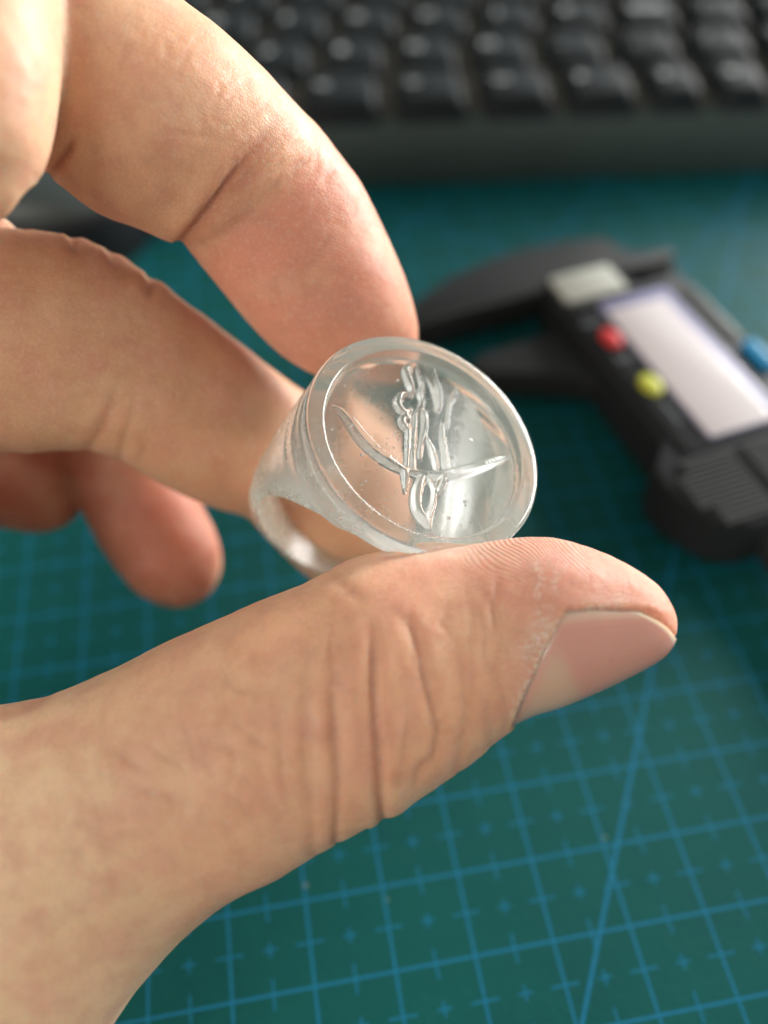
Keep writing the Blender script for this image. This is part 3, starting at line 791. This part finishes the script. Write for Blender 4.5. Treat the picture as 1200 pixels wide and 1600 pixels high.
# skin unevenness
sub_ = np.where(infr)[0]
nz1 = np.array([mnoise.noise(Vector(HVa[i]*.16)) for i in sub_]); nz2 = np.array([mnoise.noise(Vector(HVa[i]*.9)) for i in sub_])
nz3 = np.array([mnoise.noise(Vector(HVa[i]*.3+np.array([9, 2, 5]))) for i in sub_])
disp[sub_] += nz1*.10+nz2*.035+nz3*.05
HVa += HN*disp[:, None]
hm.vertices.foreach_set('co', (HVa*MM).astype(np.float32).ravel()); hm.update()

# skin colour by place on the hand: redder fingertips and folds, with painted light at the left and shade on the far fingers
col = np.tile(np.array([.82, .49, .305]), (nV, 1))
def blend(w_, c_):
    global col
    w_ = np.clip(w_, 0, 1)[:, None]; col = col*(1-w_)+np.array(c_)*w_
RED, PINK, PALE = (.60, .235, .150), (.74, .37, .28), (.86, .65, .42)
blend(isf('index')*sstep(fs, 5.2, 7.6)*.85, (.76, .33, .23))
blend(isf('index')*sstep(fs, 10, 13)*.4, (.78, .32, .18))
blend(isf('middle')*sstep(fs, 5.5, 10)*.6, (.62, .25, .15)); blend(isf('middle')*.65, (.64, .37, .215))
blend(isf('ring_finger')*.9, (.56, .185, .12)); blend(isf('little_finger')*.9, (.56, .20, .13))  # far fingers dark red, their shade put into the colour
blend(isf('thumb')*sstep(fs, 8.2, 11)*.75, (.78, .41, .31))
blend(isf('thumb')*sstep(fs, 12.2, 13.6)*.6, (.78, .34, .20))
blend(isf('thumb')*sstep(-fph, -.2, 1.0)*sstep(fs, 6, 8)*.5, (.76, .37, .28))
blend(isf('thumb')*(1-sstep(fs, 1.5, 5.5))*.8, PALE)  # thumb base paler, light from the left put into the colour
blend(isf('knuckle')*.35, PALE); blend(isf('web')*.5, (.80, .55, .42))  # knuckle and web paled too, their bright lighting painted in
m2 = np.zeros(nV); m2[sub_] = nz3; blend(np.clip(m2*.9, 0, .3), PINK); m2[sub_] = -nz1; blend(np.clip(m2*.7, 0, .25), PALE)
blend(np.clip(redden, 0, .9), (.50, .15, .085))
flake = np.zeros(nV)
fl = np.array([mnoise.noise(Vector(HVa[i]*1.1))*.7+mnoise.noise(Vector(HVa[i]*3))*.4 for i in sub_])
flk = th_ & (np.abs(ed+.25) < .55) & (vv < .35) & (fs > 8.8) & (fs < 12.6)
flake[sub_] = np.clip((fl-.12)*4, 0, 1); flake *= flk
blend(flake*.0, (.86, .74, .60))
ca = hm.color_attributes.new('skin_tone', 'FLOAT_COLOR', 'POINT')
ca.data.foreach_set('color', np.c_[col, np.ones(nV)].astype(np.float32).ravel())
# fingerprint ridges: a phase that grows along the finger and bends round it
phase = np.zeros(nV); mask = np.zeros(nV)
arc = lambda nm: np.r_[0, np.cumsum(np.linalg.norm(np.diff(LOFTS[nm][0], axis=0), axis=1))]
for nm, lo, hi, bend in (('thumb', 9.0, 12.6, 3.2), ('index', 8.0, 11.5, 2.5)):
    m = isf(nm); A_ = np.interp(fs, LOFTS[nm][3], arc(nm))
    ph0 = -math.pi/2 if nm == 'thumb' else 1.2
    dph = np.abs((fph-ph0+math.pi) % (2*math.pi)-math.pi)
    wob = np.zeros(nV); wob[sub_] = nz3*.9+nz1*.5
    phase[m] = (A_-bend*dph**2*1.2+wob)[m]
    if nm == 'thumb': mask[m] = (sstep(fs, 8.6, 10.2)*(1-sstep(dph, .45, 1.15)))[m]
    else: mask[m] = (sstep(fs, 7.2, 9.5)*.18)[m]
blend(th_*np.exp(-(((px-715)/95)**2+((py-862)/16)**2))*.55, (.88, .68, .54))      # pressed pale under the ring
ca.data.foreach_set('color', np.c_[col, np.ones(nV)].astype(np.float32).ravel())
d1, al1, _ = pdist(spl([(812, 1112), (828, 1060), (846, 1012), (872, 980), (920, 955), (965, 940)]))
d2, _, _ = pdist([(835, 880), (846, 905), (838, 935)]); d3, _, _ = pdist([(868, 895), (864, 925)]); d4, _, _ = pdist([(822, 1020), (840, 990), (850, 960)])
dry = th_*(np.exp(-(d1/12)**2)*.95*(1-.5*al1)+.75*np.exp(-(d4/13)**2)+.7*np.exp(-(d2/5)**2)+.7*np.exp(-(d3/4)**2))
at_ = hm.attributes.new('dry_mask', 'FLOAT', 'POINT'); at_.data.foreach_set('value', np.clip(dry, 0, 1).astype(np.float32))
at_ = hm.attributes.new('ridge_phase', 'FLOAT', 'POINT'); at_.data.foreach_set('value', phase.astype(np.float32))
at_ = hm.attributes.new('ridge_mask', 'FLOAT', 'POINT'); at_.data.foreach_set('value', mask.astype(np.float32))
hm.polygons.foreach_set('use_smooth', [True]*len(hm.polygons))

t = NT('skin'); o_ = t.obj()
a1 = t.n('ShaderNodeAttribute', attribute_name='skin_tone')
a2 = t.n('ShaderNodeAttribute', attribute_name='ridge_phase'); a3 = t.n('ShaderNodeAttribute', attribute_name='ridge_mask')
mot = t.noise(o_, 420, 5, .6); mot2 = t.noise(o_, 2200, 2, .5)
c1 = t.mix(t.math('MULTIPLY', t.math('SUBTRACT', mot, .42), 1.4, clamp=True), a1.outputs['Color'], g(.58, .26, .17))
c1 = t.mix(t.math('MULTIPLY', t.math('SUBTRACT', mot2, .52), 1.5, clamp=True), c1, g(.80, .60, .42))
a4 = t.n('ShaderNodeAttribute', attribute_name='dry_mask')
dn = t.noise(o_, 2300, 4, .7)
drym = t.math('MULTIPLY', t.math('MULTIPLY', t.math('SUBTRACT', dn, .46), 9.0, clamp=True), a4.outputs['Fac'])
c1 = t.mix(t.math('MULTIPLY', drym, .9), c1, g(.88, .78, .66))
v1 = t.n('ShaderNodeTexVoronoi', feature='DISTANCE_TO_EDGE'); v1.inputs['Scale'].default_value = 2100
wv = t.n('ShaderNodeMapping'); t.put(wv.inputs['Vector'], o_); wv.inputs['Scale'].default_value = (1, 1.6, 1); wv.inputs['Rotation'].default_value = (.3, .2, .5)
t.put(v1.inputs['Vector'], wv.outputs[0])
cell = t.math('MINIMUM', v1.outputs['Distance'], .12)
c1 = t.mix(t.math('MULTIPLY', t.math('SUBTRACT', .12, cell), 1.6, clamp=True), c1, g(.50, .24, .16))
rid = t.math('SINE', t.math('MULTIPLY', a2.outputs['Fac'], 2*math.pi/.46))
rid = t.math('MULTIPLY', rid, a3.outputs['Fac'])
b_ = t.bump(t.noise(o_, 700, 4, .65), .35, .00022)
b_ = t.bump(cell, .45, .0003, b_)
fine = t.n('ShaderNodeMapping'); t.put(fine.inputs['Vector'], o_); fine.inputs['Rotation'].default_value = (.2, .1, 1.2); fine.inputs['Scale'].default_value = (700, 5200, 700)
b_ = t.bump(t.noise(fine.outputs[0], 1.0, 3, .6), .28, .00012, b_)
b_ = t.bump(rid, .55, .00007, b_)
b_ = t.bump(drym, .6, .0001, b_)
t.principled(**{'Base Color': c1, 'Roughness': t.math('MULTIPLY_ADD', mot, .30, .31), 'Normal': b_, 'IOR': 1.42,
                'Subsurface Weight': 1.0, 'Subsurface Scale': .0016, 'Subsurface Radius': (1.0, .32, .16), 'Specular IOR Level': .5})
hm.materials.clear(); hm.materials.append(t.m)
hand = bpy.data.objects.new('hand', hm); C.objects.link(hand)
tag(hand, 'bare left hand pinching the clear ring between thumb and first two fingers', 'hand')

# thumb nail
nu, nvv = 64, 72
LT = LOFTS['thumb']
u_, v_ = np.meshgrid(np.linspace(0, 1, nu), np.linspace(-1, 1, nvv), indexing='ij')
S_ = nail_s0(v_)+(nail_s1(v_)-nail_s0(v_))*u_; P_ = surf(LT, S_, PHC+PHH*v_, 2.0)
du = np.gradient(P_, axis=0); dv = np.gradient(P_, axis=1); Nn = np.cross(du, dv); Nn /= np.linalg.norm(Nn, axis=2)[..., None]
cc = np.stack([np.interp(S_, LT[3], LT[0][:, i]) for i in range(3)], -1)
Nn *= np.sign(((P_-cc)*Nn).sum(2))[..., None]
eu = np.clip(u_/.10, 0, 1); evv = np.clip((1-np.abs(v_))/.10, 0, 1)
off = -.15+.22*np.sqrt(eu*(2-eu))*np.sqrt(np.clip(evv*(2-evv), 0, 1))+.10*u_
top = P_+Nn*off[..., None]; bot = P_+Nn*(off-.35)[..., None]
V = np.concatenate([top.reshape(-1, 3), bot.reshape(-1, 3)]); n_ = nu*nvv
idx = np.arange(n_).reshape(nu, nvv)
q = np.stack([idx[:-1, :-1], idx[1:, :-1], idx[1:, 1:], idx[:-1, 1:]], -1).reshape(-1, 4)
Fc = q.tolist()+(q[:, ::-1]+n_).tolist()
bdr = idx[:, 0].tolist()+idx[-1, 1:].tolist()+idx[::-1, -1][1:].tolist()+idx[0, ::-1][1:-1].tolist()
for i in range(len(bdr)):
    a_, b2 = bdr[i], bdr[(i+1) % len(bdr)]; Fc.append([b2, a_, a_+n_, b2+n_])
nail = mesh_obj('thumb_nail', V, Fc, None, hand, angle=60)
bm = bmesh.new(); bm.from_mesh(nail.data); bmesh.ops.recalc_face_normals(bm, faces=bm.faces[:]); bm.to_mesh(nail.data); bm.free()
nc = np.tile(np.array([.74, .37, .29]), (n_, 1)); uu, v2 = u_.ravel(), v_.ravel()
lun = (1-sstep(np.sqrt((uu/.36)**2+((v2-.05)/.85)**2), .82, 1.0))*sstep(uu, .0, .12)
nc = nc*(1-lun[:, None]*.85)+np.array([.77, .52, .37])*lun[:, None]*.8
fr = sstep(uu, .905, .945); nc = nc*(1-fr[:, None]*.9)+np.array([.86, .76, .60])*fr[:, None]*.9
sdw = sstep(np.abs(v2), .86, .97)*.5; nc = nc*(1-sdw[:, None])+np.array([.74, .60, .45])*sdw[:, None]
ca = nail.data.color_attributes.new('nail_tone', 'FLOAT_COLOR', 'POINT')
ca.data.foreach_set('color', np.c_[np.r_[nc, nc], np.ones(2*n_)].astype(np.float32).ravel())
t = NT('nail'); o_ = t.obj(); na = t.n('ShaderNodeAttribute', attribute_name='nail_across'); NR = t.n('ShaderNodeTexNoise', noise_dimensions='1D'); t.put(NR.inputs['W'], na.outputs['Fac']); NR.inputs['Scale'].default_value = 22; NR.inputs['Detail'].default_value = 3; NR = NR.outputs[0]; a1 = t.n('ShaderNodeAttribute', attribute_name='nail_tone')
t.principled(**{'Base Color': t.mix(t.noise(o_, 500, 3), a1.outputs['Color'], g(.70, .40, .30)) if False else a1.outputs['Color'],
                'Roughness': t.math('MULTIPLY_ADD', t.noise(o_, 900, 3), .2, .22), 'Subsurface Weight': .8, 'Subsurface Scale': .001, 'Coat Weight': .9, 'Coat Roughness': .10,
                'Subsurface Radius': (1, .35, .2), 'Normal': t.bump(NR, .25, .00012, t.bump(t.noise(o_, 600, 2), .12, .0001)), 'IOR': 1.5})
nail.data.materials.append(t.m)
at_ = nail.data.attributes.new('nail_across', 'FLOAT', 'POINT'); at_.data.foreach_set('value', np.r_[v2, v2].astype(np.float32))
nail['label'] = 'thumb nail with pale half moon'
